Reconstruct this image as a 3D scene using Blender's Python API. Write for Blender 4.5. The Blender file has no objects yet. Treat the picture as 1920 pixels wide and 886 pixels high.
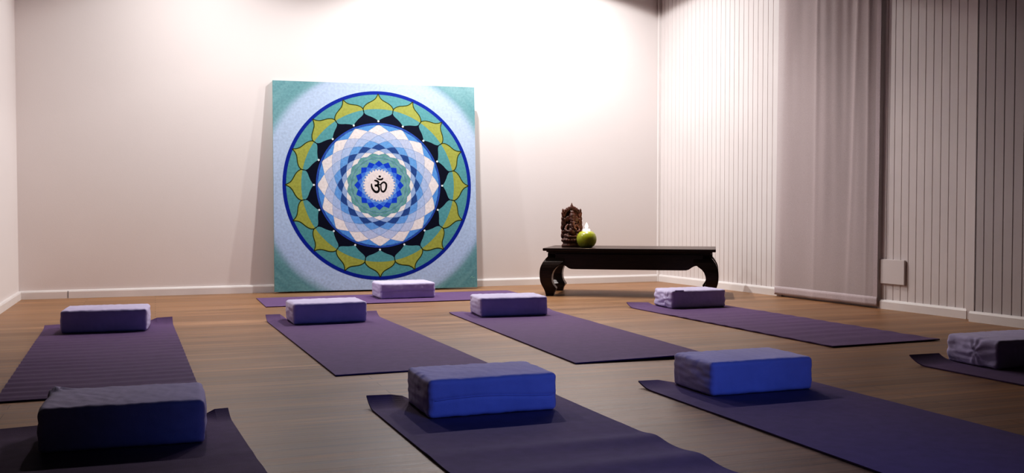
import bpy, bmesh, math, random
from mathutils import Vector, Matrix, noise
random.seed(7)
S = bpy.context.scene
COL = S.collection
PI = math.pi

# ------------------------------------------------------------------ helpers
def obj(name, bm, mat=None, parent=None, loc=None, rotz=None, smooth=False, mats=None):
    me = bpy.data.meshes.new(name)
    bm.normal_update()
    bm.to_mesh(me); bm.free()
    o = bpy.data.objects.new(name, me); COL.objects.link(o)
    for m in (mats or ([mat] if mat else [])): me.materials.append(m)
    if parent: o.parent = parent
    if loc is not None: o.location = loc
    if rotz is not None: o.rotation_euler = (0, 0, rotz)
    if smooth:
        for p in me.polygons: p.use_smooth = True
    return o

def tag(o, label, cat, group=None):
    o['label'] = label; o['category'] = cat
    if group: o['group'] = group
    return o

def thing(name, label, cat, loc=(0, 0, 0), rotz=0, group=None):
    o = bpy.data.objects.new(name, None); COL.objects.link(o)
    o.empty_display_size = .05
    o.location = loc; o.rotation_euler = (0, 0, rotz)
    return tag(o, label, cat, group)

def struct(o):
    o['kind'] = 'structure'; return o

def add_box(bm, x0, x1, y0, y1, z0, z1, bev=0, seg=2):
    r = bmesh.ops.create_cube(bm, size=1)
    vs = r['verts']
    for v in vs:
        v.co = Vector((x0 + (v.co.x + .5) * (x1 - x0), y0 + (v.co.y + .5) * (y1 - y0), z0 + (v.co.z + .5) * (z1 - z0)))
    if bev:
        es = list({e for v in vs for e in v.link_edges})
        bmesh.ops.bevel(bm, geom=es, offset=bev, segments=seg, affect='EDGES', profile=.5)

def add_prism(bm, pts, axis, a, b):
    """polygon pts (2D) extruded along axis 'x','y' or 'z' from a to b"""
    def P(p, t):
        return {'x': (t, p[0], p[1]), 'y': (p[0], t, p[1]), 'z': (p[0], p[1], t)}[axis]
    A = [bm.verts.new(P(p, a)) for p in pts]; B = [bm.verts.new(P(p, b)) for p in pts]
    n = len(pts)
    f1 = bm.faces.new(A); f2 = bm.faces.new(B[::-1])
    for i in range(n):
        bm.faces.new((A[i], B[i], B[(i + 1) % n], A[(i + 1) % n]))
    bmesh.ops.recalc_face_normals(bm, faces=bm.faces)

def add_lathe(bm, prof, n=40, center=(0, 0, 0), sx=1, sy=1):
    rings = []
    cx, cy, cz = center
    for r, z in prof:
        if r < 1e-5:
            rings.append([bm.verts.new((cx, cy, cz + z))])
        else:
            rings.append([bm.verts.new((cx + sx * r * math.cos(2 * PI * i / n), cy + sy * r * math.sin(2 * PI * i / n), cz + z)) for i in range(n)])
    for a, b in zip(rings, rings[1:]):
        for i in range(n):
            j = (i + 1) % n
            if len(a) == 1 and len(b) == 1: continue
            if len(a) == 1: bm.faces.new((a[0], b[j], b[i]))
            elif len(b) == 1: bm.faces.new((a[i], a[j], b[0]))
            else: bm.faces.new((a[i], a[j], b[j], b[i]))
    bmesh.ops.recalc_face_normals(bm, faces=bm.faces)

def add_ellipsoid(bm, c, r, rot=None, u=20, v=12):
    q = bmesh.ops.create_uvsphere(bm, u_segments=u, v_segments=v, radius=1)
    M = Matrix.Translation(c) @ (rot or Matrix()) @ Matrix.Diagonal((r[0], r[1], r[2], 1))
    bmesh.ops.transform(bm, matrix=M, verts=q['verts'])

def add_tube(bm, pts, rads, n=10):
    """closed-ended tube along points"""
    pts = [Vector(p) for p in pts]
    if not hasattr(rads, '__len__'): rads = [rads] * len(pts)
    rings = []
    up = Vector((0, 0, 1))
    for i, p in enumerate(pts):
        d = (pts[min(i + 1, len(pts) - 1)] - pts[max(i - 1, 0)]).normalized()
        ref = up if abs(d.dot(up)) < .9 else Vector((0, 1, 0))
        a = d.cross(ref).normalized(); b = d.cross(a).normalized()
        rings.append([bm.verts.new(p + rads[i] * (a * math.cos(2 * PI * k / n) + b * math.sin(2 * PI * k / n))) for k in range(n)])
    for A, B in zip(rings, rings[1:]):
        for k in range(n):
            bm.faces.new((A[k], A[(k + 1) % n], B[(k + 1) % n], B[k]))
    bm.faces.new(rings[0][::-1]); bm.faces.new(rings[-1])
    bmesh.ops.recalc_face_normals(bm, faces=bm.faces)

# ------------------------------------------------------------------ materials
def new_mat(name):
    m = bpy.data.materials.new(name); m.use_nodes = True
    nt = m.node_tree
    return m, nt, nt.nodes['Principled BSDF'], nt.nodes, nt.links

def simple(name, col, rough=.6, noise_scale=0, noise_amt=.1, bump=0, bump_scale=200, sheen=0, metal=0, stretch=(1, 1, 1), spec=.5, coat=0):
    m, nt, b, N, L = new_mat(name)
    b.inputs['Base Color'].default_value = (*col, 1)
    b.inputs['Roughness'].default_value = rough
    b.inputs['Metallic'].default_value = metal
    b.inputs['Specular IOR Level'].default_value = spec
    if coat: b.inputs['Coat Weight'].default_value = coat; b.inputs['Coat Roughness'].default_value = .15
    if sheen:
        b.inputs['Sheen Weight'].default_value = sheen
        b.inputs['Sheen Roughness'].default_value = .5
    tc = N.new('ShaderNodeTexCoord'); mp = N.new('ShaderNodeMapping')
    mp.inputs['Scale'].default_value = stretch
    L.new(tc.outputs['Object'], mp.inputs['Vector'])
    if noise_scale:
        n = N.new('ShaderNodeTexNoise'); n.inputs['Scale'].default_value = noise_scale; n.inputs['Detail'].default_value = 4
        L.new(mp.outputs['Vector'], n.inputs['Vector'])
        r = N.new('ShaderNodeMapRange')
        r.inputs['From Min'].default_value = .3; r.inputs['From Max'].default_value = .7
        r.inputs['To Min'].default_value = 1 - noise_amt; r.inputs['To Max'].default_value = 1 + noise_amt
        L.new(n.outputs['Fac'], r.inputs['Value'])
        mx = N.new('ShaderNodeMix'); mx.data_type = 'RGBA'; mx.blend_type = 'MULTIPLY'
        mx.inputs['Factor'].default_value = 1
        mx.inputs['A'].default_value = (*col, 1)
        L.new(r.outputs['Result'], mx.inputs['B'])
        L.new(mx.outputs['Result'], b.inputs['Base Color'])
    if bump:
        n2 = N.new('ShaderNodeTexNoise'); n2.inputs['Scale'].default_value = bump_scale; n2.inputs['Detail'].default_value = 3
        L.new(mp.outputs['Vector'], n2.inputs['Vector'])
        bp = N.new('ShaderNodeBump'); bp.inputs['Strength'].default_value = bump; bp.inputs['Distance'].default_value = .002
        L.new(n2.outputs['Fac'], bp.inputs['Height'])
        L.new(bp.outputs['Normal'], b.inputs['Normal'])
    return m

M = {}
M['plaster'] = simple('plaster', (.80, .745, .735), .75, 1.2, .02, .12, 160)
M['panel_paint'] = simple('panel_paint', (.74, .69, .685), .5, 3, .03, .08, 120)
M['panel_paint_shaded'] = simple('panel_paint_shaded', (.60, .56, .565), .5, 3, .03, .08, 120)  # same panel paint, with the near section's shade put into the colour
M['dim_ceiling'] = simple('dim_ceiling', (.08, .075, .075), .9)  # unseen ceiling, coloured near black to cut bounce light
M['dim_wall'] = simple('dim_wall', (.05, .05, .055), .9, 2, .05)  # unseen walls, darkened to keep bounce light off the block fronts
M['trim_paint'] = simple('trim_paint', (.82, .78, .77), .4, 6, .03)
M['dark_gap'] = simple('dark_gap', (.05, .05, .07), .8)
M['mat'] = simple('mat_rubber', (.115, .062, .165), .75, 25, .09, .3, 420, sheen=.12, spec=.25)
M['cotton'] = simple('cotton', (.60, .55, .80), .9, 9, .06, .35, 600, sheen=.25, spec=.2)
M['cotton_seam'] = simple('cotton_seam', (.52, .48, .72), .9, 30, .05, sheen=.2, spec=.2)
M['dark_wood'] = simple('dark_wood', (.022, .012, .009), .33, 14, .35, .1, 60, stretch=(1, 6, 6))
M['carved_wood'] = simple('carved_wood', (.078, .029, .02), .5, 40, .5, .4, 180)
M['lime_glaze'] = simple('lime_glaze', (.30, .33, .02), .35, 18, .12, coat=.3)
M['wax'] = simple('wax', (.9, .85, .75), .5)
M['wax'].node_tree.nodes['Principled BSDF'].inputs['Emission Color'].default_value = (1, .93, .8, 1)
M['wax'].node_tree.nodes['Principled BSDF'].inputs['Emission Strength'].default_value = 1.3  # flame's glow in the wax put in as emission
M['wick'] = simple('wick', (.03, .03, .03), .9)
M['socket'] = simple('socket_plastic', (.70, .64, .62), .45)
mf, nt, b, N, L = new_mat('flame')
b.inputs['Emission Color'].default_value = (1, .86, .62, 1); b.inputs['Emission Strength'].default_value = 14
b.inputs['Base Color'].default_value = (1, .8, .5, 1)
M['flame'] = mf

# curtain: thin cloth, partly translucent
m, nt, b, N, L = new_mat('curtain_cloth')
out = N['Material Output']
tc = N.new('ShaderNodeTexCoord')
wn = N.new('ShaderNodeTexNoise'); wn.inputs['Scale'].default_value = 350
L.new(tc.outputs['Object'], wn.inputs['Vector'])
rm = N.new('ShaderNodeValToRGB')
rm.color_ramp.elements[0].position = .3; rm.color_ramp.elements[0].color = (.57, .505, .515, 1)
rm.color_ramp.elements[1].position = .7; rm.color_ramp.elements[1].color = (.68, .615, .625, 1)
L.new(wn.outputs['Fac'], rm.inputs['Fac'])
df = N.new('ShaderNodeBsdfDiffuse'); tr = N.new('ShaderNodeBsdfTranslucent'); tp = N.new('ShaderNodeBsdfTransparent')
L.new(rm.outputs['Color'], df.inputs['Color']); L.new(rm.outputs['Color'], tr.inputs['Color'])
m1 = N.new('ShaderNodeMixShader'); m1.inputs[0].default_value = .25
L.new(df.outputs[0], m1.inputs[1]); L.new(tr.outputs[0], m1.inputs[2])
m2 = N.new('ShaderNodeMixShader'); m2.inputs[0].default_value = .10
L.new(m1.outputs[0], m2.inputs[1]); L.new(tp.outputs[0], m2.inputs[2])
L.new(m2.outputs[0], out.inputs['Surface'])
M['curtain'] = m
M['curtain_hem'] = simple('curtain_hem_cloth', (.52, .45, .47), .85, 200, .1)

# floor: narrow boards running along the back wall
m, nt, b, N, L = new_mat('floor_boards')
tc = N.new('ShaderNodeTexCoord')
br = N.new('ShaderNodeTexBrick')
br.offset = .37; br.offset_frequency = 2; br.squash = 1
br.inputs['Scale'].default_value = 1
br.inputs['Mortar Size'].default_value = .0012
br.inputs['Mortar Smooth'].default_value = .2
br.inputs['Bias'].default_value = 0
br.inputs['Brick Width'].default_value = 1.15
br.inputs['Row Height'].default_value = .072
br.inputs['Color1'].default_value = (.33, .187, .098, 1)
br.inputs['Color2'].default_value = (.27, .147, .074, 1)
br.inputs['Mortar'].default_value = (.10, .05, .025, 1)
L.new(tc.outputs['Object'], br.inputs['Vector'])
mp = N.new('ShaderNodeMapping'); mp.inputs['Scale'].default_value = (1.6, 34, 1)
L.new(tc.outputs['Object'], mp.inputs['Vector'])
n1 = N.new('ShaderNodeTexNoise'); n1.inputs['Scale'].default_value = 1; n1.inputs['Detail'].default_value = 6; n1.inputs['Roughness'].default_value = .65
L.new(mp.outputs['Vector'], n1.inputs['Vector'])
mp2 = N.new('ShaderNodeMapping'); mp2.inputs['Scale'].default_value = (.5, 4.5, 1)
L.new(tc.outputs['Object'], mp2.inputs['Vector'])
n2 = N.new('ShaderNodeTexNoise'); n2.inputs['Scale'].default_value = 1; n2.inputs['Detail'].default_value = 3
L.new(mp2.outputs['Vector'], n2.inputs['Vector'])
def maprange(node, out, a, bb, lo, hi):
    r = N.new('ShaderNodeMapRange')
    r.inputs['From Min'].default_value = a; r.inputs['From Max'].default_value = bb
    r.inputs['To Min'].default_value = lo; r.inputs['To Max'].default_value = hi
    L.new(node.outputs[out], r.inputs['Value']); return r
r1 = maprange(n1, 'Fac', .3, .7, .55, 1.35); r2 = maprange(n2, 'Fac', .3, .7, .72, 1.2)
mul = N.new('ShaderNodeMath'); mul.operation = 'MULTIPLY'
L.new(r1.outputs[0], mul.inputs[0]); L.new(r2.outputs[0], mul.inputs[1])
mx = N.new('ShaderNodeMix'); mx.data_type = 'RGBA'; mx.blend_type = 'MULTIPLY'; mx.inputs['Factor'].default_value = 1
L.new(br.outputs['Color'], mx.inputs['A']); L.new(mul.outputs[0], mx.inputs['B'])
L.new(mx.outputs['Result'], b.inputs['Base Color'])
rr = maprange(n1, 'Fac', .3, .7, .36, .50)
L.new(rr.outputs[0], b.inputs['Roughness'])
b.inputs['Specular IOR Level'].default_value = .5
bp = N.new('ShaderNodeBump'); bp.inputs['Strength'].default_value = .25; bp.inputs['Distance'].default_value = .0015
L.new(mul.outputs[0], bp.inputs['Height']); L.new(bp.outputs['Normal'], b.inputs['Normal'])
M['floor'] = m

# painting: painted colours stored on the faces, brush texture from noise
m, nt, b, N, L = new_mat('painted_canvas')
at = N.new('ShaderNodeVertexColor'); at.layer_name = 'paint'
tc = N.new('ShaderNodeTexCoord')
n1 = N.new('ShaderNodeTexNoise'); n1.inputs['Scale'].default_value = 60; n1.inputs['Detail'].default_value = 5
L.new(tc.outputs['Object'], n1.inputs['Vector'])
r1 = maprange(n1, 'Fac', .3, .7, .88, 1.12)
mx = N.new('ShaderNodeMix'); mx.data_type = 'RGBA'; mx.blend_type = 'MULTIPLY'; mx.inputs['Factor'].default_value = 1
L.new(at.outputs['Color'], mx.inputs['A']); L.new(r1.outputs[0], mx.inputs['B'])
L.new(mx.outputs['Result'], b.inputs['Base Color']); b.inputs['Roughness'].default_value = .6
b.inputs['Specular IOR Level'].default_value = .25
M['paint'] = m

# ------------------------------------------------------------------ room shell
YB = 7.24            # back wall
XL = -.85            # left wall
YF = -6.0            # wall behind the camera
H = 2.62
AN = .0886
W0 = Vector((3.917, YB)); WD = Vector((math.sin(AN), -math.cos(AN))); WN = Vector((-math.cos(AN), -math.sin(AN)))
def W(s, off, z):
    p = W0 + WD * s + WN * off
    return Vector((p.x, p.y, z))
SEND = 13.3
XR = W(SEND, 0, 0).x

bm = bmesh.new(); add_box(bm, XL - .15, XR + .2, YF - .15, YB + .15, -.1, 0)
struct(obj('floor', bm, M['floor']))
bm = bmesh.new(); add_box(bm, XL - .15, XR + .2, YF - .15, YB + .15, H, H + .1)
struct(obj('ceiling', bm, M['dim_ceiling']))
bm = bmesh.new(); add_box(bm, XL - .15, 4.1, YB, YB + .12, 0, H)
struct(obj('wall_back', bm, M['plaster']))
bm = bmesh.new(); add_box(bm, XL - .12, XL, 5.2, YB, 0, H)
struct(obj('wall_left', bm, M['plaster']))
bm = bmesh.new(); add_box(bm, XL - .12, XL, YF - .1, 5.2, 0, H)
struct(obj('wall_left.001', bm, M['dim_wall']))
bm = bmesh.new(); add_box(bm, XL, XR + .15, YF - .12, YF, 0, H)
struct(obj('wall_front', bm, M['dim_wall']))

def wall_strip(name, prof, mat, z0=0, z1=H, thick=.1):
    """vertical sheet following a list of (s, off), closed at the back"""
    bm = bmesh.new()
    pts = [W(s, o, 0).to_2d() for s, o in prof]
    pts += [W(prof[-1][0], -thick, 0).to_2d(), W(prof[0][0], -thick, 0).to_2d()]
    add_prism(bm, [(p.x, p.y) for p in pts], 'z', z0, z1)
    return struct(obj(name, bm, mat))

def grooved(s0, s1, gs, off=0, d=.007, w=.0065):
    prof = [(s0, off)]
    for g in gs:
        prof += [(g - w / 2, off), (g - w / 5, off - d), (g + w / 5, off - d), (g + w / 2, off)]
    prof.append((s1, off))
    return prof

g1 = [.07 + .0535 * k for k in range(26) if .07 + .0535 * k < 1.435]
g2 = [2.449 + .0562 * k for k in range(11)]
wall_strip('wall_right', grooved(0, 3.085, g1 + g2, d=.0042, w=.0055), M['panel_paint'])
g3 = [3.203 + .0573 * k for k in range(180) if 3.203 + .0573 * k < SEND]
wall_strip('wall_right.001', grooved(3.156, SEND, g3, off=.085, d=.006, w=.006), M['panel_paint_shaded'], thick=.02)
# trims, and a dark strip at the wall step
wall_strip('trim_1', [(.0, .004), (.0, .022), (.022, .022), (.022, .004)], M['trim_paint'], 0, H, .0)
wall_strip('trim_2', [(3.035, .001), (3.035, .012), (3.085, .012)], M['panel_paint'], .0, H, .0)
wall_strip('gap_shade', [(3.085, .004), (3.19, .004)], M['dark_gap'], 0, H, .02)  # no real moulding: dark strip painting the shade inside the gap

def board(name, prof_fn, z=.055, t=.014):
    bm = bmesh.new(); prof_fn(bm)
    return struct(obj(name, bm, M['trim_paint']))
bbp = [(0, 0), (.015, 0), (.015, .044), (.011, .053), (.006, .056), (0, .056)]
bm = bmesh.new(); add_prism(bm, [(YB - a, z) for a, z in bbp], 'x', XL, 3.905)
struct(obj('baseboard_back', bm, M['trim_paint']))
bm = bmesh.new(); add_prism(bm, [(XL + a, z) for a, z in bbp], 'y', 5.2, YB)
struct(obj('baseboard_left', bm, M['trim_paint']))
def wall_board(name, s0, s1, off=0, hh=1.0):
    bm = bmesh.new()
    A = [bm.verts.new(W(s0, off + a, z * hh)) for a, z in bbp]; B = [bm.verts.new(W(s1, off + a, z * hh)) for a, z in bbp]
    n = len(bbp)
    bm.faces.new(A); bm.faces.new(B[::-1])
    for i in range(n): bm.faces.new((A[i], B[i], B[(i + 1) % n], A[(i + 1) % n]))
    bmesh.ops.recalc_face_normals(bm, faces=bm.faces)
    return struct(obj(name, bm, M['trim_paint']))
wall_board('baseboard_right', .012, 1.53)
wall_board('baseboard_right.001', 2.40, 3.04)
wall_board('baseboard_right.002', 3.128, SEND, off=.085, hh=1.02)

# thin dark joint lines: seam in the back baseboard, open corner joint
bm = bmesh.new(); add_box(bm, -.552, -.549, YB - .0165, YB - .0145, .004, .05)
struct(obj('trim_4', bm, M['dark_gap']))

# flush access panel
bm = bmesh.new()
vs = [W(s, o, z) for s in (2.405, 2.604) for o in (0.001, .014) for z in (.152, .300)]
V = [bm.verts.new(v) for v in vs]
for f in ((0, 1, 3, 2), (4, 6, 7, 5), (0, 4, 5, 1), (2, 3, 7, 6), (0, 2, 6, 4), (1, 5, 7, 3)): bm.faces.new([V[i] for i in f])
bmesh.ops.recalc_face_normals(bm, faces=bm.faces)
bmesh.ops.bevel(bm, geom=list(bm.edges), offset=.003, segments=2, affect='EDGES')
tag(obj('access_panel', bm, M['panel_paint']), 'small square blank cover plate low on the grooved wall right of the curtain', 'wall plate')

# ------------------------------------------------------------------ curtain
def curtain():
    t = thing('panel_curtain', 'plain greyish panel curtain hanging to the floor against the grooved wall', 'curtain', W(1.95, .03, 0))
    inv = Vector(t.location)
    ns, nz = 120, 50
    Z1 = H - .02
    def P(u, z):
        k = z / 2.0
        s = (1.476 + .024 * k) * (1 - u) + (2.409 + .012 * k) * u
        x = u * 10
        sp = 1 - .35 * k
        fold = (.011 * math.sin(x * 1.55 + .5) * (.5 + .5 * k) + .008 * math.exp(-((u - .41) / .018) ** 2) * (.4 + .8 * k)
                + .010 * math.exp(-((u - (.80 - .07 * (1 - k))) / .02) ** 2) * min(1, .3 + k)
                + .009 * math.exp(-((u - .90) / .014) ** 2) * (.4 + .7 * k)
                - .012 * math.exp(-((u - .72) / .03) ** 2) * k
                + .005 * math.sin(x * 6.3 + 2 * k) * max(0, k - .15) * (1 if u > .42 else .3)
                + .006 * noise.noise(Vector((u * 9, z * 1.3, 3.1))))
        return W(s, .026 + .5 * fold, z) - inv
    bm = bmesh.new()
    g = [[bm.verts.new(P(i / ns, .068 + (Z1 - .068) * j / nz)) for i in range(ns + 1)] for j in range(nz + 1)]
    for j in range(nz):
        for i in range(ns): bm.faces.new((g[j][i], g[j][i + 1], g[j + 1][i + 1], g[j + 1][i]))
    obj('cloth', bm, M['curtain'], t, smooth=True)
    bm = bmesh.new()
    g = [[bm.verts.new(P(i / ns, .012 + .058 * j / 3) + Vector((WN.x, WN.y, 0)) * .003) for i in range(ns + 1)] for j in range(4)]
    for j in range(3):
        for i in range(ns): bm.faces.new((g[j][i], g[j][i + 1], g[j + 1][i + 1], g[j + 1][i]))
    o = obj('hem', bm, M['curtain_hem'], t, smooth=True)
    sd = o.modifiers.new('thick', 'SOLIDIFY'); sd.thickness = .006
    bm = bmesh.new()
    g = [[bm.verts.new(P(.965 + .035 * i / 3, .07 + (Z1 - .07) * j / nz) + Vector((WN.x, WN.y, 0)) * .003) for i in range(4)] for j in range(nz + 1)]
    for j in range(nz):
        for i in range(3): bm.faces.new((g[j][i], g[j][i + 1], g[j + 1][i + 1], g[j + 1][i]))
    o = obj('side_hem', bm, M['curtain_hem'], t, smooth=True)
    bm = bmesh.new()
    a, c = W(1.45, .03, 0) - inv, W(2.5, .03, 0) - inv
    add_tube(bm, [(a.x, a.y, H - .012), (c.x, c.y, H - .012)], .012, 10)
    obj('track', bm, M['trim_paint'], t)
curtain()

# ------------------------------------------------------------------ painting
def srgb(r, g, b):
    f = lambda c: ((c / 255 + .055) / 1.055) ** 2.4 if c > 10 else c / 255 / 12.92
    return (f(r), f(g), f(b), 1)

def painting():
    SZ = 1.48; HT = 1.505
    bm = bmesh.new()
    cl = bm.loops.layers.float_color.new('paint')
    FRONT = .0
    def face(pts, z, col):
        # pts in canvas metres from centre (x right, y up); canvas local: x right, y = up, z = out of the front
        vs = [bm.verts.new((p[0], p[1], z)) for p in pts]
        try: f = bm.faces.new(vs)
        except ValueError: return
        f.normal_update()
        if f.normal.z < 0: f.normal_flip()
        for l in f.loops: l[cl] = col
    # body of the panel
    t0 = .028
    add_box(bm, -SZ / 2, SZ / 2, -HT / 2, HT / 2, -t0, 0)
    for f in bm.faces:
        for l in f.loops: l[cl] = srgb(70, 150, 150)
    # background grid with soft halo
    teal1, teal2, halo = (.10, .26, .295), (.20, .39, .43), (.43, .57, .80)
    n = 130
    V = {}
    for i in range(n + 1):
        for j in range(n + 1):
            V[i, j] = bm.verts.new((-SZ / 2 + SZ * i / n, -HT / 2 + HT * j / n, .0004))
    def bg(x, y):
        r = math.hypot(x, y); a = math.atan2(y, x)
        nz = noise.noise(Vector((r * 22, a * 3, .3))) * .5 + noise.noise(Vector((r * 60, a * 5, 4.3))) * .3
        t = max(0, min(1, (r - .80 + nz * .03) / .085)); t = t * t * (3 - 2 * t)
        k = max(0, min(1, .45 + nz * .9))
        tc = [p + (q - p) * k for p, q in zip(teal1, teal2)]
        hk = 1 + .10 * nz
        return (*[h * hk * (1 - t) + c * t for h, c in zip(halo, tc)], 1)
    for i in range(n):
        for j in range(n):
            f = bm.faces.new((V[i, j], V[i + 1, j], V[i + 1, j + 1], V[i, j + 1]))
            for l in f.loops: l[cl] = bg(l.vert.co.x, l.vert.co.y)
    cx, cy = .012, .008
    def pol(r, a): return (cx + r * math.sin(a), cy + r * math.cos(a))
    def ring(r0, r1, z, col, seg=192):
        for k in range(seg):
            a, b2 = 2 * PI * k / seg, 2 * PI * (k + 1) / seg
            face([pol(r0, a), pol(r1, a), pol(r1, b2), pol(r0, b2)], z, col)
    def disc(r, z, col, seg=96, c=None):
        face([((c or (cx, cy))[0] + r * math.sin(2 * PI * k / seg), (c or (cx, cy))[1] + r * math.cos(2 * PI * k / seg)) for k in range(seg)], z, col)
    R = .69
    ring(.665, R, .0010, srgb(14, 44, 150))
    TEAL, NAVY, LIME, LINE = srgb(90, 152, 158), srgb(10, 18, 42), srgb(156, 164, 84), srgb(58, 66, 22)
    ring(.575, .667, .0008, TEAL)
    ring(.44, .577, .0008, NAVY)
    # sixteen lotus petals
    W16 = 2 * PI / 16
    prof = [(.469, .0), (.482, .07), (.502, .24), (.516, .38), (.530, .465), (.548, .495), (.566, .50), (.580, .465), (.592, .41), (.604, .325), (.614, .225), (.624, .14), (.636, .08), (.650, .04), (.671, .0)]
    # smooth the petal outline
    def cat(p0, p1, p2, p3, t):
        return tuple(.5 * ((2 * b_) + (-a_ + c_) * t + (2 * a_ - 5 * b_ + 4 * c_ - d_) * t * t + (-a_ + 3 * b_ - 3 * c_ + d_) * t ** 3) for a_, b_, c_, d_ in zip(p0, p1, p2, p3))
    P2 = []
    for i in range(len(prof) - 1):
        p = [prof[max(0, i - 1)], prof[i], prof[i + 1], prof[min(len(prof) - 1, i + 2)]]
        for k in range(5): P2.append(cat(*p, k / 5))
    P2.append(prof[-1])
    for k in range(16):
        a0 = k * W16
        for (ra, wa), (rb, wb) in zip(P2, P2[1:]):
            wa_, wb_ = max(0, wa) * W16, max(0, wb) * W16
            # crescent: boundary rises a little at the centre
            ns = 8
            for q in range(ns):
                u0, u1 = -1 + 2 * q / ns, -1 + 2 * (q + 1) / ns
                um = (u0 + u1) / 2
                lim = .5605 - .004 * um * um
                col = LIME if (ra + rb) / 2 > lim else TEAL
                pts = [pol(ra, a0 + u0 * wa_), pol(rb, a0 + u0 * wb_), pol(rb, a0 + u1 * wb_), pol(ra, a0 + u1 * wa_)]
                if wb_ < 1e-6: pts = [pts[0], pts[1], pts[3]]
                if wa_ < 1e-6: pts = [pts[0], pts[1], pts[2]]
                face(pts, .0012, col)
        for sgn in (-1, 1):
            for (ra, wa), (rb, wb) in zip(P2, P2[1:]):
                p = Vector(pol(ra, a0 + sgn * max(0, wa) * W16)); q = Vector(pol(rb, a0 + sgn * max(0, wb) * W16))
                d = q - p
                if d.length < 1e-6: continue
                nn = Vector((-d.y, d.x)).normalized() * .0032
                if (ra + rb) / 2 > .545: face([p - nn, q - nn, q + nn, p + nn], .0014, LINE)
        disc(.0075, .0018, srgb(225, 235, 240), 12, pol(.470, a0))
    # centre lattice
    ring(.440, .456, .0014, srgb(48, 84, 170))
    S0 = .00095
    r = [.446, .401, .3655, .331, .304, .275, .2556, .237, .2215, .210, .200, .190, .181, .157, .135, .124, .112]
    cols = {-1: (92, 150, 222), 0: (232, 226, 226), 1: (182, 196, 228), 2: (166, 190, 232), 3: (104, 158, 224), 4: (48, 82, 142), 5: (150, 176, 218),
            6: (232, 228, 226), 7: (104, 158, 154), 8: (118, 168, 166), 9: (96, 150, 148), 10: (116, 170, 168), 11: (110, 162, 160), 12: (22, 72, 200), 13: (72, 124, 222), 14: (120, 164, 228)}
    LN = srgb(108, 140, 190)
    for k in range(16):
        for lev in range(-1, len(r) - 2):
            if lev == -1:
                a = (k + .5) * W16
                arc = [pol(r[0], a - W16 / 2 + W16 * q / 8) for q in range(9)]
                face(arc + [pol(r[1], a)], .0014, srgb(*cols[-1])); continue
            a = (k + (.5 if lev % 2 else 0)) * W16
            c = cols[lev]
            def mid(p, q, bow):   # slight outward bow of the crossing arcs
                m_ = ((p[0] + q[0]) / 2 - cx, (p[1] + q[1]) / 2 - cy)
                return (cx + m_[0] * (1 + bow), cy + m_[1] * (1 + bow))
            T, Lf, Bt, Rt = pol(r[lev], a), pol(r[lev + 1], a - W16 / 2), pol(r[lev + 2], a), pol(r[lev + 1], a + W16 / 2)
            bow = .010 if lev < 9 else .003
            face([T, mid(T, Rt, bow), Rt, mid(Rt, Bt, bow), Bt, mid(Bt, Lf, bow), Lf, mid(Lf, T, bow)], .0014, srgb(*c))
            if 0 < lev < 12:
                for p, q in ((T, Rt), (T, Lf)):
                    m_ = mid(p, q, bow)
                    for e, g in ((p, m_), (m_, q)):
                        e, g = Vector(e), Vector(g); d = g - e
                        nn = Vector((-d.y, d.x)).normalized() * .0009
                        face([e - nn, g - nn, g + nn, e + nn], .0016, LN)
    # centre medallion with a scalloped rim of small blue points
    disc(.116, .0018, srgb(120, 160, 226), 64)
    face([pol(.112 + .006 * math.cos(32 * 2 * PI * k / 256), 2 * PI * k / 256) for k in range(256)], .0020, srgb(234, 224, 224))
    for k in range(0, 24):
        if k % 3: disc(.0024, .0022, srgb(90, 80, 110), 8, pol(.111 + .006 * ((k * 7) % 3 - 1), k * 2 * PI / 24))
    # om sign
    INK = srgb(14, 14, 18)
    def om(x, y): return (((x / 14.77 + 680) - 707.6) * .00400 + cx, (354.2 - (y / 14.77 + 325)) * .00394 + cy)
    def stroke(pts, ws, z=.0024):
        pts = [Vector(p) for p in pts]; D = []
        for i in range(len(pts) - 1):
            p = [pts[max(0, i - 1)], pts[i], pts[i + 1], pts[min(len(pts) - 1, i + 2)]]
            w = [ws[max(0, i - 1)], ws[i], ws[i + 1], ws[min(len(ws) - 1, i + 2)]]
            for k in range(6):
                D.append((Vector(cat(*[tuple(v) for v in p], k / 6)), w[1] + (w[2] - w[1]) * k / 6))
        D.append((pts[-1], ws[-1]))
        lft, rgt = [], []
        for i, (p, w) in enumerate(D):
            d = (D[min(i + 1, len(D) - 1)][0] - D[max(i - 1, 0)][0]).normalized()
            nn = Vector((-d.y, d.x)) * w / 2
            lft.append(p + nn); rgt.append(p - nn)
        for i in range(len(D) - 1):
            face([om(*lft[i]), om(*lft[i + 1]), om(*rgt[i + 1]), om(*rgt[i])], z, INK)
    stroke([(275, 300), (320, 305), (372, 330), (385, 375), (355, 425), (300, 452)], [30, 48, 58, 50, 46, 40])
    stroke([(285, 445), (345, 435), (392, 480), (400, 555), (360, 612), (295, 605), (235, 540), (205, 465), (200, 385)], [60, 62, 58, 54, 66, 60, 52, 44, 26])
    stroke([(380, 410), (425, 415), (465, 405)], [40, 34, 40])
    stroke([(440, 425), (478, 375), (535, 345), (590, 385), (600, 460), (575, 550), (520, 605), (470, 580), (455, 510), (455, 430)], [40, 40, 44, 50, 48, 48, 54, 44, 34, 30], .0025)
    stroke([(335, 225), (385, 262), (440, 272), (485, 262), (510, 228)], [16, 40, 50, 50, 30])
    face([om(425 + 34 * math.cos(t * PI / 8), 188 + 30 * math.sin(t * PI / 8)) for t in range(16)], .0024, INK)
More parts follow.
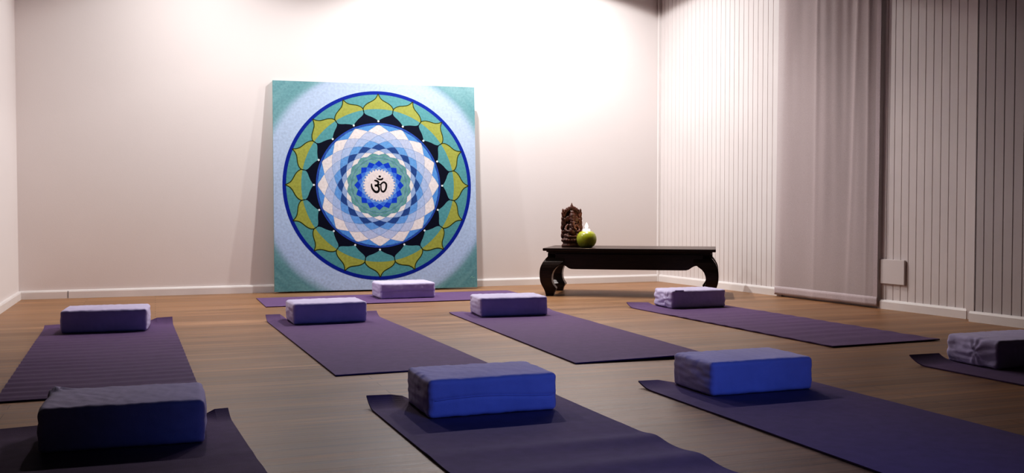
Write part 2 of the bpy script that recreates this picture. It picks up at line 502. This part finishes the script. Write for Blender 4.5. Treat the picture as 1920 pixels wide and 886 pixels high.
    # tiny signature bottom right
    for p, q in (((.690, -.682), (.700, -.668)), ((.700, -.668), (.708, -.684)), ((.710, -.680), (.722, -.676))):
        e, g = Vector(p), Vector(q); d = g - e; nn = Vector((-d.y, d.x)).normalized() * .0016
        face([e - nn, g - nn, g + nn, e + nn], .0012, srgb(150, 205, 195))
    BL = Vector((.795, 7.126, 0)); u = Vector((2.267 - .795, 7.03 - 7.126, 0)).normalized(); nrm = Vector((-u.y, u.x, 0))
    lean = .085
    up = (nrm * lean + Vector((0, 0, math.sqrt(HT * HT - lean * lean)))).normalized()
    outv = u.cross(up).normalized()
    o = obj('mandala_painting', bm, M['paint'])
    c = BL + u * SZ / 2 + up * HT / 2 + Vector((0, 0, .012))
    o.matrix_world = Matrix(((u.x, up.x, outv.x, c.x), (u.y, up.y, outv.y, c.y), (u.z, up.z, outv.z, c.z), (0, 0, 0, 1)))
    tag(o, 'large square blue and green mandala painting with an om sign, leaning on the wall', 'painting')
painting()

# ------------------------------------------------------------------ yoga mats
def yoga_mat(x, y, th, label, curl=(0, 0), L_=1.78, ripple=(0, 0), waves=(), wide=.61, near=(0, 0), seed=0, lc=.095, tip=None, block=None):
    # tip: y of the far end; block: x-range of the cushion block that holds the mat down
    ext = 0
    if tip is not None:
        ext = (tip - y) / math.cos(th); x -= ext * math.sin(th); y += ext * math.cos(th); L_ += ext
    nx, ny = 16, 150
    T = .0045
    bm = bmesh.new()
    def P(u, t):
        d = t * L_
        k = curl[0] * (1 - u) + curl[1] * u
        if block:
            ua, ub = (block[0] - x) / wide, (block[1] - x) / wide
            e_ = max(ua - u, u - ub) * wide           # distance outside the block
            e_ = min(1, max(0, e_ / .02 + .1)); k *= e_ * e_ * (3 - 2 * e_)
        z = 0; yy = -d
        if d < lc and k > 0:
            q = (lc - d) / lc
            z += k * q ** 1.7; yy = -d - .35 * k * q ** 2
        amp, wl = ripple
        if amp: z += amp * (.5 + .5 * math.sin(2 * PI * d / wl + 3 * noise.noise(Vector((u * .8, d * 3, seed))))) * min(1, max(0, (d - .42) / .12)) * (.6 + .8 * abs(noise.noise(Vector((u * 1.3, d * 2, seed + 5)))))
        for (dc, h, wd, side) in waves:
            sd = u if side > 0 else 1 - u if side < 0 else 1
            z += .6 * h * math.exp(-((d - ext - dc - .03 * (u - .5)) / wd) ** 2) * (.25 + .75 * sd)
        e = L_ - d
        kn = near[0] * (1 - u) + near[1] * u
        if e < .1 and kn: z += kn * ((.1 - e) / .1) ** 1.7
        z += .0008 * (1 + noise.noise(Vector((u * 3, d * 4, seed + 9)))) * min(1, max(0, (d - .42) / .1))
        return (u * wide, yy, z)
    top = [[bm.verts.new((lambda p: (p[0], p[1], p[2] + T))(P(i / nx, j / ny))) for i in range(nx + 1)] for j in range(ny + 1)]
    bot = [[bm.verts.new(P(i / nx, j / ny)) for i in range(nx + 1)] for j in range(ny + 1)]
    for j in range(ny):
        for i in range(nx):
            bm.faces.new((top[j][i], top[j + 1][i], top[j + 1][i + 1], top[j][i + 1]))
            bm.faces.new((bot[j][i], bot[j][i + 1], bot[j + 1][i + 1], bot[j + 1][i]))
        bm.faces.new((top[j][0], bot[j][0], bot[j + 1][0], top[j + 1][0]))
        bm.faces.new((top[j][nx], top[j + 1][nx], bot[j + 1][nx], bot[j][nx]))
    for i in range(nx):
        bm.faces.new((top[0][i], top[0][i + 1], bot[0][i + 1], bot[0][i]))
        bm.faces.new((top[ny][i], bot[ny][i], bot[ny][i + 1], top[ny][i + 1]))
    bmesh.ops.recalc_face_normals(bm, faces=bm.faces)
    o = obj('yoga_mat', bm, M['mat'], loc=(x, y, .0005), rotz=th, smooth=False)
    return tag(o, label, 'yoga mat', 'purple yoga mats on the floor')

yoga_mat(-.5199, 5.2039, .0256, 'rippled purple yoga mat in the middle row nearest the left wall', (.012, .032), tip=5.466, block=(-0.429, -0.039), ripple=(.0045, .09), seed=1)
yoga_mat(.5599, 5.3353, .0284, 'smooth purple yoga mat with upturned far edge, second from left in the middle row', (.029, .027), tip=5.44, block=(0.661, 1.054), seed=2)
yoga_mat(1.5859, 5.2943, -.0271, 'flat purple yoga mat in the middle row, third from the left', (.004, .008), tip=5.445, block=(1.687, 2.09), near=(0, .012), seed=3)
yoga_mat(2.712, 5.3275, .035, 'long purple yoga mat nearest the curtain, right end of the middle row', (.027, .0), tip=5.425, block=(2.9, 3.27), ripple=(.003, .13), seed=4)
yoga_mat(.608, 2.955, .025, 'dark wavy yoga mat in the front row under the bright blue block in the centre', (.029, .012), tip=2.998, block=(0.733, 1.127),
         waves=((.66, .014, .05, 1), (.88, .016, .06, 1), (1.1, .012, .07, 0)), seed=5)
yoga_mat(1.5443, 2.9294, .0119, 'dark smooth yoga mat at the lower right under a bright blue block', (.017, .004), tip=3.0, block=(1.666, 2.058), seed=6)
yoga_mat(2.7723, 2.9998, .0405, 'dark yoga mat with curled end at the right edge of the photo', (.031, .022), tip=3.09, block=(2.946, 3.341), seed=7)
yoga_mat(-.4059, 2.836, .0549, 'dark yoga mat with curled end at the lower left corner of the photo', (.010, .021), tip=2.955, block=(-0.275, 0.125), ripple=(.004, .2), seed=8)
# the mat laid crosswise below the painting: build lengthwise and turn it
o = yoga_mat(.6349, 6.7643 - .61, -PI / 2 + PI + .0009, 'bright purple yoga mat laid crosswise on the floor in front of the painting', (0, 0), seed=9, L_=1.78)
o.location = (.6349 + 1.78, 6.7643 - .61, .0005)
o.rotation_euler = (0, 0, PI / 2)
o.location = (.6349, 6.7643, .0005)
o.rotation_euler = (0, 0, PI / 2)
# after a quarter turn +x(local) -> +y, -y(local) -> +x : far end of the local mat sits at the left
o.location = (.6349, 6.7643 - .61, .0005)

# ------------------------------------------------------------------ cushion blocks
def yoga_block(x, y, th, w, d, h, label, seed=0, seam=False, pucker=(), tuck=None, zbase=.0055, sag=0, endw=1.0):
    """box in local coords: x 0..w, y 0..d (y away from the camera), z 0..h, rounded, with cloth wrinkles"""
    nx, ny, nz = 64, 42, 26
    bm = bmesh.new()
    R = .014
    idx = {}
    def shape(a, b, c):
        # a,b,c in 0..1 on the surface
        p = Vector((a * w, b * d, c * h))
        # round: clamp to inner box and push out
        q = Vector((min(max(p.x, R), w - R), min(max(p.y, R), d - R), min(max(p.z, R), h - R)))
        v = p - q
        n = v.normalized() if v.length > 1e-9 else Vector((0, 0, 1))
        r = q + n * R
        # soft bulges of the foam
        e = 4
        bx = 16 * (b * (1 - b)) * (c * (1 - c)); by = 16 * (a * (1 - a)) * (c * (1 - c)); bz = 16 * (a * (1 - a)) * (b * (1 - b))
        disp = 0
        if abs(n.x) > .7: disp += .007 * bx
        if abs(n.y) > .7: disp += .0025 * by
        if abs(n.z) > .7 and n.z > 0: disp += .002 * bz
        o3 = Vector((seed * 7.3, seed * 3.1, seed * 1.7))
        side = abs(n.x)
        # gathered cloth: ridges running along the length on the ends, lighter elsewhere
        k1 = noise.noise(o3 + Vector((r.x * 14, r.y * 14, r.z * 60)))
        k2 = noise.noise(o3 + Vector((r.x * 55, r.y * 20, r.z * 22)) + Vector((3, 1, 2)))
        k3 = noise.ridged_multi_fractal(o3 + Vector((r.x * 16 + r.y * 9, r.y * 22 - r.x * 5, r.z * 20)), .8, 2.1, 3, 1, 2) - 1.1
        disp += .0030 * k1 * side * endw + .0012 * k2 + .0011 * k3
        top = max(0, n.z)
        disp += .0016 * top * noise.noise(o3 + Vector((r.x * 60 + r.y * 45, r.y * 10, 1.0))) * (math.exp(-a * 3.5) + .5 * abs(noise.noise(o3 + r * 6)))
        if seam and n.y < -.5:
            disp -= .0028 * math.exp(-((c - .47 - .05 * math.sin(a * 5 + seed)) / .045) ** 2)
        for (pa, pb, pc, amp, rad) in pucker:
            dd = ((a - pa) * w) ** 2 + ((b - pb) * d) ** 2 + ((c - pc) * h) ** 2
            g = math.exp(-dd / rad ** 2)
            ang = math.atan2((b - pb) * d + .001, (a - pa) * w + (c - pc) * h * .7 + .001)
            disp += amp * g * (.6 * math.sin(ang * 7 + seed) + .7)
        r += n * disp
        if n.z < -.3: r.z = max(0, r.z)
        r.z = max(0, r.z)
        r.z -= sag * (1 - a) * c * .0
        return r
    def key(i, j, k): return (i, j, k)
    def vert(i, j, k):
        if (i, j, k) not in idx: idx[(i, j, k)] = bm.verts.new(shape(i / nx, j / ny, k / nz))
        return idx[(i, j, k)]
    for i in range(nx):
        for j in range(ny):
            for k in (0, nz): bm.faces.new((vert(i, j, k), vert(i + 1, j, k), vert(i + 1, j + 1, k), vert(i, j + 1, k)))
    for i in range(nx):
        for k in range(nz):
            for j in (0, ny): bm.faces.new((vert(i, j, k), vert(i + 1, j, k), vert(i + 1, j, k + 1), vert(i, j, k + 1)))
    for j in range(ny):
        for k in range(nz):
            for i in (0, nx): bm.faces.new((vert(i, j, k), vert(i, j + 1, k), vert(i, j + 1, k + 1), vert(i, j, k + 1)))
    bmesh.ops.recalc_face_normals(bm, faces=bm.faces)
    o = obj('yoga_block', bm, M['cotton'], loc=(x, y, zbase), rotz=th, smooth=True)
    tag(o, label, 'yoga block', 'cloth covered blocks on the yoga mats')
    if seam:
        b2 = bmesh.new()
        pts = []
        for q in range(41):
            a = .04 + .92 * q / 40
            p = shape(a, 0, .47 + .05 * math.sin(a * 5 + seed))
            pts.append((p.x, p.y - .0004, p.z))
        add_tube(b2, pts, .0016, 6)
        obj('seam', b2, M['cotton_seam'], o, smooth=True)
    if tuck:
        b2 = bmesh.new()
        ta, tb, ln, ht = tuck
        p0 = shape(ta, tb, 1)
        add_box(b2, p0.x, p0.x + ln, p0.y, p0.y + .02, p0.z - .003, p0.z + ht, .0025, 2)
        obj('cover_fold', b2, M['cotton_seam'], o, smooth=True)
    return o

yoga_block(-.429, 5.166, -.054, .390, .27, .110, 'lilac cloth covered block on the rippled mat nearest the left wall', 1)
yoga_block(.669, 5.150, .029, .385, .26, .109, 'lilac cloth covered block on the second mat from the left in the middle row', 2)
yoga_block(1.687, 5.162, -.080, .389, .262, .106, 'lilac cloth covered block on the third mat of the middle row, below the low table', 3)
yoga_block(2.900, 5.195, -.02, .365, .235, .107, 'rumpled lilac block on the mat nearest the curtain', 4, endw=2.2, pucker=((0, .25, .5, .006, .05), (.06, 0.02, 1, .005, .03)), tuck=(.06, .0, .06, .003))
yoga_block(1.394, 6.387, .004, .374, .264, .104, 'light lilac block with mid-height seam in front of the mandala painting', 5, seam=True)
yoga_block(.733, 2.712, .003, .394, .258, .112, 'bright blue fronted block with seam on the front mat at the centre', 6, seam=True)
yoga_block(1.668, 2.728, .008, .390, .247, .110, 'bright blue fronted block with a corner fold on the lower right mat', 7, tuck=(.0, .01, .045, .004))
yoga_block(2.951, 2.823, .02, .390, .25, .107, 'rounded grey blue block cut off by the right edge of the photo', 8, endw=2.0, pucker=((0, .4, .55, .005, .05),))
yoga_block(-.275, 2.652, -.027, .392, .285, .112, 'large dark navy block with puckered corner at the lower left', 9, pucker=((.02, .98, 1, .010, .035),))

# ------------------------------------------------------------------ low table
def low_table():
    Lt, Wt, Ht = 1.17, .52, .33
    O = (2.514, 6.313); ang = -.55
    t = thing('low_table', 'low dark wooden table with curved legs in the corner by the back wall', 'table', (O[0], O[1], 0), ang)
    # top with moulded edge
    bm = bmesh.new()
    add_box(bm, 0, Lt, 0, Wt, Ht - .019, Ht, .004, 2)
    obj('tabletop', bm, M['dark_wood'], t)
    bm = bmesh.new()
    for (i0, z0, z1) in ((.022, Ht - .028, Ht - .019), (.032, Ht - .040, Ht - .028)):
        add_box(bm, i0, Lt - i0, i0, Wt - i0, z0, z1, .003, 2)
    obj('moulding', bm, M['dark_wood'], t)
    zt = Ht - .040
    # leg: square section that swells outward and curls back to the foot
    prof = [(zt, .042, .15), (.275, .034, .15), (.255, .016, .15), (.235, .002, .145), (.215, -.008, .120), (.195, -.015, .092), (.175, -.018, .076), (.15, -.019, .067),
            (.125, -.018, .064), (.10, -.014, .066), (.08, -.008, .073), (.062, .000, .086), (.052, .005, .094), (.042, .009, .088), (.028, .014, .078), (.0, .020, .070)]
    for sx in (0, 1):
        for sy in (0, 1):
            bm = bmesh.new(); rings = []
            for z, a, b_ in prof:
                bb = min(b_, .15)
                cs = [(a, a), (bb, a), (bb, bb if bb < .1 else .10), (a, bb)]
                cs = [(a, a), (bb, a), (min(bb, .09), min(bb, .09)), (a, bb)]
                rings.append([bm.verts.new((Lt - c[0] if sx else c[0], Wt - c[1] if sy else c[1], z)) for c in cs])
            for A, B in zip(rings, rings[1:]):
                for k in range(4): bm.faces.new((A[k], A[(k + 1) % 4], B[(k + 1) % 4], B[k]))
            bm.faces.new(rings[0]); bm.faces.new(rings[-1][::-1])
            bmesh.ops.recalc_face_normals(bm, faces=bm.faces)
            bmesh.ops.bevel(bm, geom=[e for e in bm.edges if abs(e.verts[0].co.z - e.verts[1].co.z) > 1e-4], offset=.004, segments=2, affect='EDGES')
            obj('leg', bm, M['dark_wood'], t)
    # aprons with shaped lower edge
    def apron_poly(L0):
        a0, zb = .085, .186
        pts = [(a0, zt), (L0 - a0, zt)]
        right = [(L0 - a0, .20), (L0 - .098, .212), (L0 - .118, .219), (L0 - .140, .216), (L0 - .160, .205), (L0 - .178, .192), (L0 - .195, .187), (L0 - .23, zb)]
        left = [(L0 - x, z) for x, z in right][::-1]
        return pts + right + left
    for yy in (.022, Wt - .044):
        bm = bmesh.new(); add_prism(bm, apron_poly(Lt), 'y', yy, yy + .022); obj('apron', bm, M['dark_wood'], t)
    for xx in (.022, Lt - .044):
        bm = bmesh.new(); add_prism(bm, apron_poly(Wt), 'x', xx, xx + .022); obj('apron', bm, M['dark_wood'], t)
    return t, O, ang, Ht
tbl, TO, TA, TH = low_table()
def on_table(a, b_):
    return (TO[0] + a * math.cos(TA) - b_ * math.sin(TA), TO[1] + a * math.sin(TA) + b_ * math.cos(TA), TH)

# ------------------------------------------------------------------ carved statue
def statue():
    loc = on_table(.17, .25)
    t = thing('carved_statue', 'small reddish brown carved wooden seated deity figure with pierced arch on the low table', 'statue', loc, -.22)
    z0 = .0
    def rem(o, v):
        r_ = o.modifiers.new('merge', 'REMESH'); r_.mode = 'VOXEL'; r_.voxel_size = v; r_.use_smooth_shade = True
    # plinth: stepped oval lotus base
    bm = bmesh.new()
    add_lathe(bm, [(0, 0), (.070, 0), (.073, .004), (.072, .014), (.066, .020), (.063, .026), (.066, .032), (.071, .040), (.072, .048), (.067, .056), (.060, .060), (0, .060)], 48, sy=.62)
    for k in range(22):
        a = 2 * PI * k / 22
        add_ellipsoid(bm, (.068 * math.cos(a), .042 * math.sin(a), .044), (.008, .007, .010), u=8, v=6)
    obj('plinth', bm, M['carved_wood'], t, smooth=True)
    # back frame: two jointed pillars, arch, finials and spire (y = behind the figure)
    bm = bmesh.new()
    yb = .020
    for s in (-1, 1):
        for (x, z, rx, rz) in ((.062, .075, .013, .022), (.060, .100, .012, .016), (.062, .130, .014, .022), (.061, .160, .012, .026), (.060, .188, .013, .016),
                               (.058, .210, .012, .013), (.063, .224, .009, .012), (.061, .242, .006, .016), (.052, .205, .010, .014)):
            add_ellipsoid(bm, (s * x, yb, z), (rx, .014, rz), u=12, v=8)
        pts = [(s * .050 * math.cos(q * PI / 14), yb, .205 + .052 * math.sin(q * PI / 14)) for q in range(8)]
        add_tube(bm, pts, [.010, .010, .010, .011, .012, .012, .012, .012], 10)
        for q in range(7):
            a = q * PI / 13
            add_ellipsoid(bm, (s * .058 * math.cos(a), yb, .208 + .058 * math.sin(a)), (.008, .010, .008), u=8, v=6)
        # cross pieces that leave the pierced openings
        add_tube(bm, [(s * .058, yb, .182), (s * .035, yb, .180), (s * .01, yb, .185)], .009, 8)
        add_tube(bm, [(s * .060, yb, .145), (s * .030, yb, .135)], .012, 8)
        add_tube(bm, [(s * .060, yb, .105), (s * .030, yb, .090)], .016, 8)
    add_ellipsoid(bm, (0, yb, .110), (.046, .008, .055))
    add_ellipsoid(bm, (0, yb, .168), (.052, .008, .058))
    add_ellipsoid(bm, (0, yb, .205), (.045, .008, .036))
    add_ellipsoid(bm, (0, yb, .262), (.030, .010, .012))
    add_ellipsoid(bm, (0, yb, .258), (.018, .012, .012))
    add_lathe(bm, [(0, .0), (.011, .0), (.013, .008), (.009, .014), (.010, .018), (.006, .026), (.003, .036), (0, .044)], 16, (0, yb, .256))
    o = obj('arch_frame', bm, M['carved_wood'], t); rem(o, .0026)
    # seated figure with elephant head: one continuous body
    bm = bmesh.new()
    RX = lambda a: Matrix.Rotation(a, 4, 'X'); RY = lambda a: Matrix.Rotation(a, 4, 'Y'); RZ = lambda a: Matrix.Rotation(a, 4, 'Z')
    add_ellipsoid(bm, (0, -.004, .102), (.032, .026, .032))            # belly
    add_ellipsoid(bm, (0, .004, .134), (.030, .019, .026))             # chest
    for s in (-1, 1):
        add_tube(bm, [(s * .022, .0, .076), (s * .050, -.014, .074), (s * .030, -.032, .069), (-s * .002, -.036, .067)], [.018, .015, .012, .008], 10)   # crossed legs
        add_tube(bm, [(s * .026, .004, .148), (s * .044, -.002, .130), (s * .046, -.016, .110), (s * .030, -.030, .104)], [.011, .010, .008, .007], 10)   # front arms
        add_ellipsoid(bm, (s * .027, -.032, .104), (.009, .008, .009), u=10, v=8)
        add_tube(bm, [(s * .026, .010, .150), (s * .048, .010, .152), (s * .052, .006, .178)], [.010, .008, .007], 10)                                  # raised arms
        add_ellipsoid(bm, (s * .052, .004, .184), (.008, .008, .010), u=10, v=8)
        add_ellipsoid(bm, (s * .030, .004, .186), (.017, .006, .021), RY(-s * .25))                                                                     # ears
        add_tube(bm, [(s * .010, -.016, .172), (s * .015, -.028, .164)], [.004, .0025], 8)                                                              # tusks
        add_ellipsoid(bm, (s * .009, -.015, .190), (.003, .003, .003), u=8, v=6)                                                                        # eyes
    add_ellipsoid(bm, (0, -.002, .186), (.021, .020, .022))            # head
    add_tube(bm, [(0, -.020, .182), (0, -.030, .165), (.002, -.034, .145), (.008, -.034, .127), (.018, -.034, .118), (.025, -.034, .122)], [.011, .010, .009, .008, .007, .006], 12)
    add_lathe(bm, [(0, .0), (.021, .0), (.023, .006), (.020, .012), (.021, .016), (.015, .024), (.013, .034), (.007, .042), (0, .046)], 24, (0, .002, .200))   # crown
    add_tube(bm, [(-.024, -.012, .150), (-.010, -.026, .136), (.010, -.026, .136), (.024, -.012, .150)], .0035, 8)                                      # necklace
    o = obj('figure', bm, M['carved_wood'], t); rem(o, .0022)
    t.scale = (1.05, 1.05, 1.06)
statue()

# ------------------------------------------------------------------ lime bowl and tea light
def candle():
    loc = on_table(.284, .16)
    bm = bmesh.new()
    out_ = [(0, 0), (.034, 0), (.040, .003), (.055, .014), (.066, .032), (.0705, .052), (.069, .070), (.062, .088), (.050, .101), (.038, .107), (.030, .108)]
    inn = [(.027, .106), (.027, .094), (0, .092)]
    add_lathe(bm, out_ + inn, 48)
    o = obj('candle_bowl', bm, M['lime_glaze'], loc=loc, smooth=True)
    o.scale = (1, 1, 1.05)
    tag(o, 'round lime green bowl holding a lit candle on the dark low table', 'candle holder')
    t = thing('tea_light', 'small white candle burning in the lime green bowl', 'candle', (loc[0], loc[1], loc[2] + .0972))
    bm = bmesh.new()
    add_lathe(bm, [(0, 0), (.024, 0), (.025, .004), (.025, .026), (.022, .032), (.012, .034), (0, .033)], 32)
    obj('wax', bm, M['wax'], t, smooth=True)
    bm = bmesh.new(); add_tube(bm, [(0, 0, .030), (.0006, 0, .038), (.0015, 0, .044)], .0012, 8)
    obj('wick', bm, M['wick'], t)
    bm = bmesh.new()
    add_lathe(bm, [(0, .034), (.006, .037), (.0105, .045), (.011, .051), (.008, .060), (.0045, .068), (0, .076)], 20)
    obj('flame', bm, M['flame'], t, smooth=True)
    return loc
cl_ = candle()

# ------------------------------------------------------------------ lights
def downlight(x, y, power, size=138, blend=.07, col=(1, .93, .90)):
    l = bpy.data.lights.new('recessed_spot', 'SPOT'); l.energy = power; l.spot_size = math.radians(size); l.spot_blend = blend
    l.shadow_soft_size = .03; l.color = col
    # beam profile of the lamp: weaker towards the horizontal
    l.use_nodes = True
    nt = l.node_tree; N = nt.nodes; L = nt.links
    em = N['Emission']
    tc = N.new('ShaderNodeTexCoord'); sp = N.new('ShaderNodeSeparateXYZ')
    L.new(tc.outputs['Normal'], sp.inputs[0])
    ab = N.new('ShaderNodeMath'); ab.operation = 'ABSOLUTE'; L.new(sp.outputs['Z'], ab.inputs[0])
    mr = N.new('ShaderNodeMapRange'); mr.inputs['From Min'].default_value = .33; mr.inputs['From Max'].default_value = .95
    mr.inputs['To Min'].default_value = .26; mr.inputs['To Max'].default_value = 1
    L.new(ab.outputs[0], mr.inputs['Value']); L.new(mr.outputs[0], em.inputs['Strength'])
    o = bpy.data.objects.new('recessed_spot', l); COL.objects.link(o)
    o.location = (x, y, H - .04)
    return o
downlight(3.0, 6.5, 178, 145, .09)
downlight(1.9, 6.5, 185, 150, .35)
downlight(.35, 6.4, 116, 158, .4)

# cool dusk light reaching the front row from behind the camera
l = bpy.data.lights.new('dusk_spot', 'SPOT'); l.energy = 150; l.color = (.16, .31, 1); l.spot_size = math.radians(42); l.spot_blend = 1; l.shadow_soft_size = .25
o = bpy.data.objects.new('dusk_spot', l); COL.objects.link(o)
o.location = (1.6, -.6, 1.75)
d = Vector((1.25, 2.5, .0)) - o.location
o.rotation_euler = d.to_track_quat('-Z', 'Y').to_euler()

# candle glow
l = bpy.data.lights.new('candle_glow', 'POINT'); l.energy = .35; l.color = (1, .72, .4); l.shadow_soft_size = .012
o = bpy.data.objects.new('candle_glow', l); COL.objects.link(o); o.location = (cl_[0], cl_[1], cl_[2] + .19)

w = bpy.data.worlds.new('World'); S.world = w; w.use_nodes = True
w.node_tree.nodes['Background'].inputs[0].default_value = (.02, .02, .03, 1)
w.node_tree.nodes['Background'].inputs[1].default_value = 1

# ------------------------------------------------------------------ camera
cam = bpy.data.cameras.new('Camera'); cam.sensor_width = 36; cam.lens = 1848.5 / 1920 * 36; cam.clip_start = .02
co = bpy.data.objects.new('Camera', cam); COL.objects.link(co)
co.location = (0, 0, .6123); co.rotation_euler = (PI / 2 - .0298, 0, -.3479)
S.camera = co
S.view_settings.view_transform = 'Standard'
S.view_settings.look = 'None'
S.view_settings.exposure = 0
S.view_settings.use_curve_mapping = True
cm = S.view_settings.curve_mapping
c = cm.curves[3]
for p in ((.015, .006), (.06, .038), (.2, .185), (.5, .53)): c.points.new(*p)
cm.update()
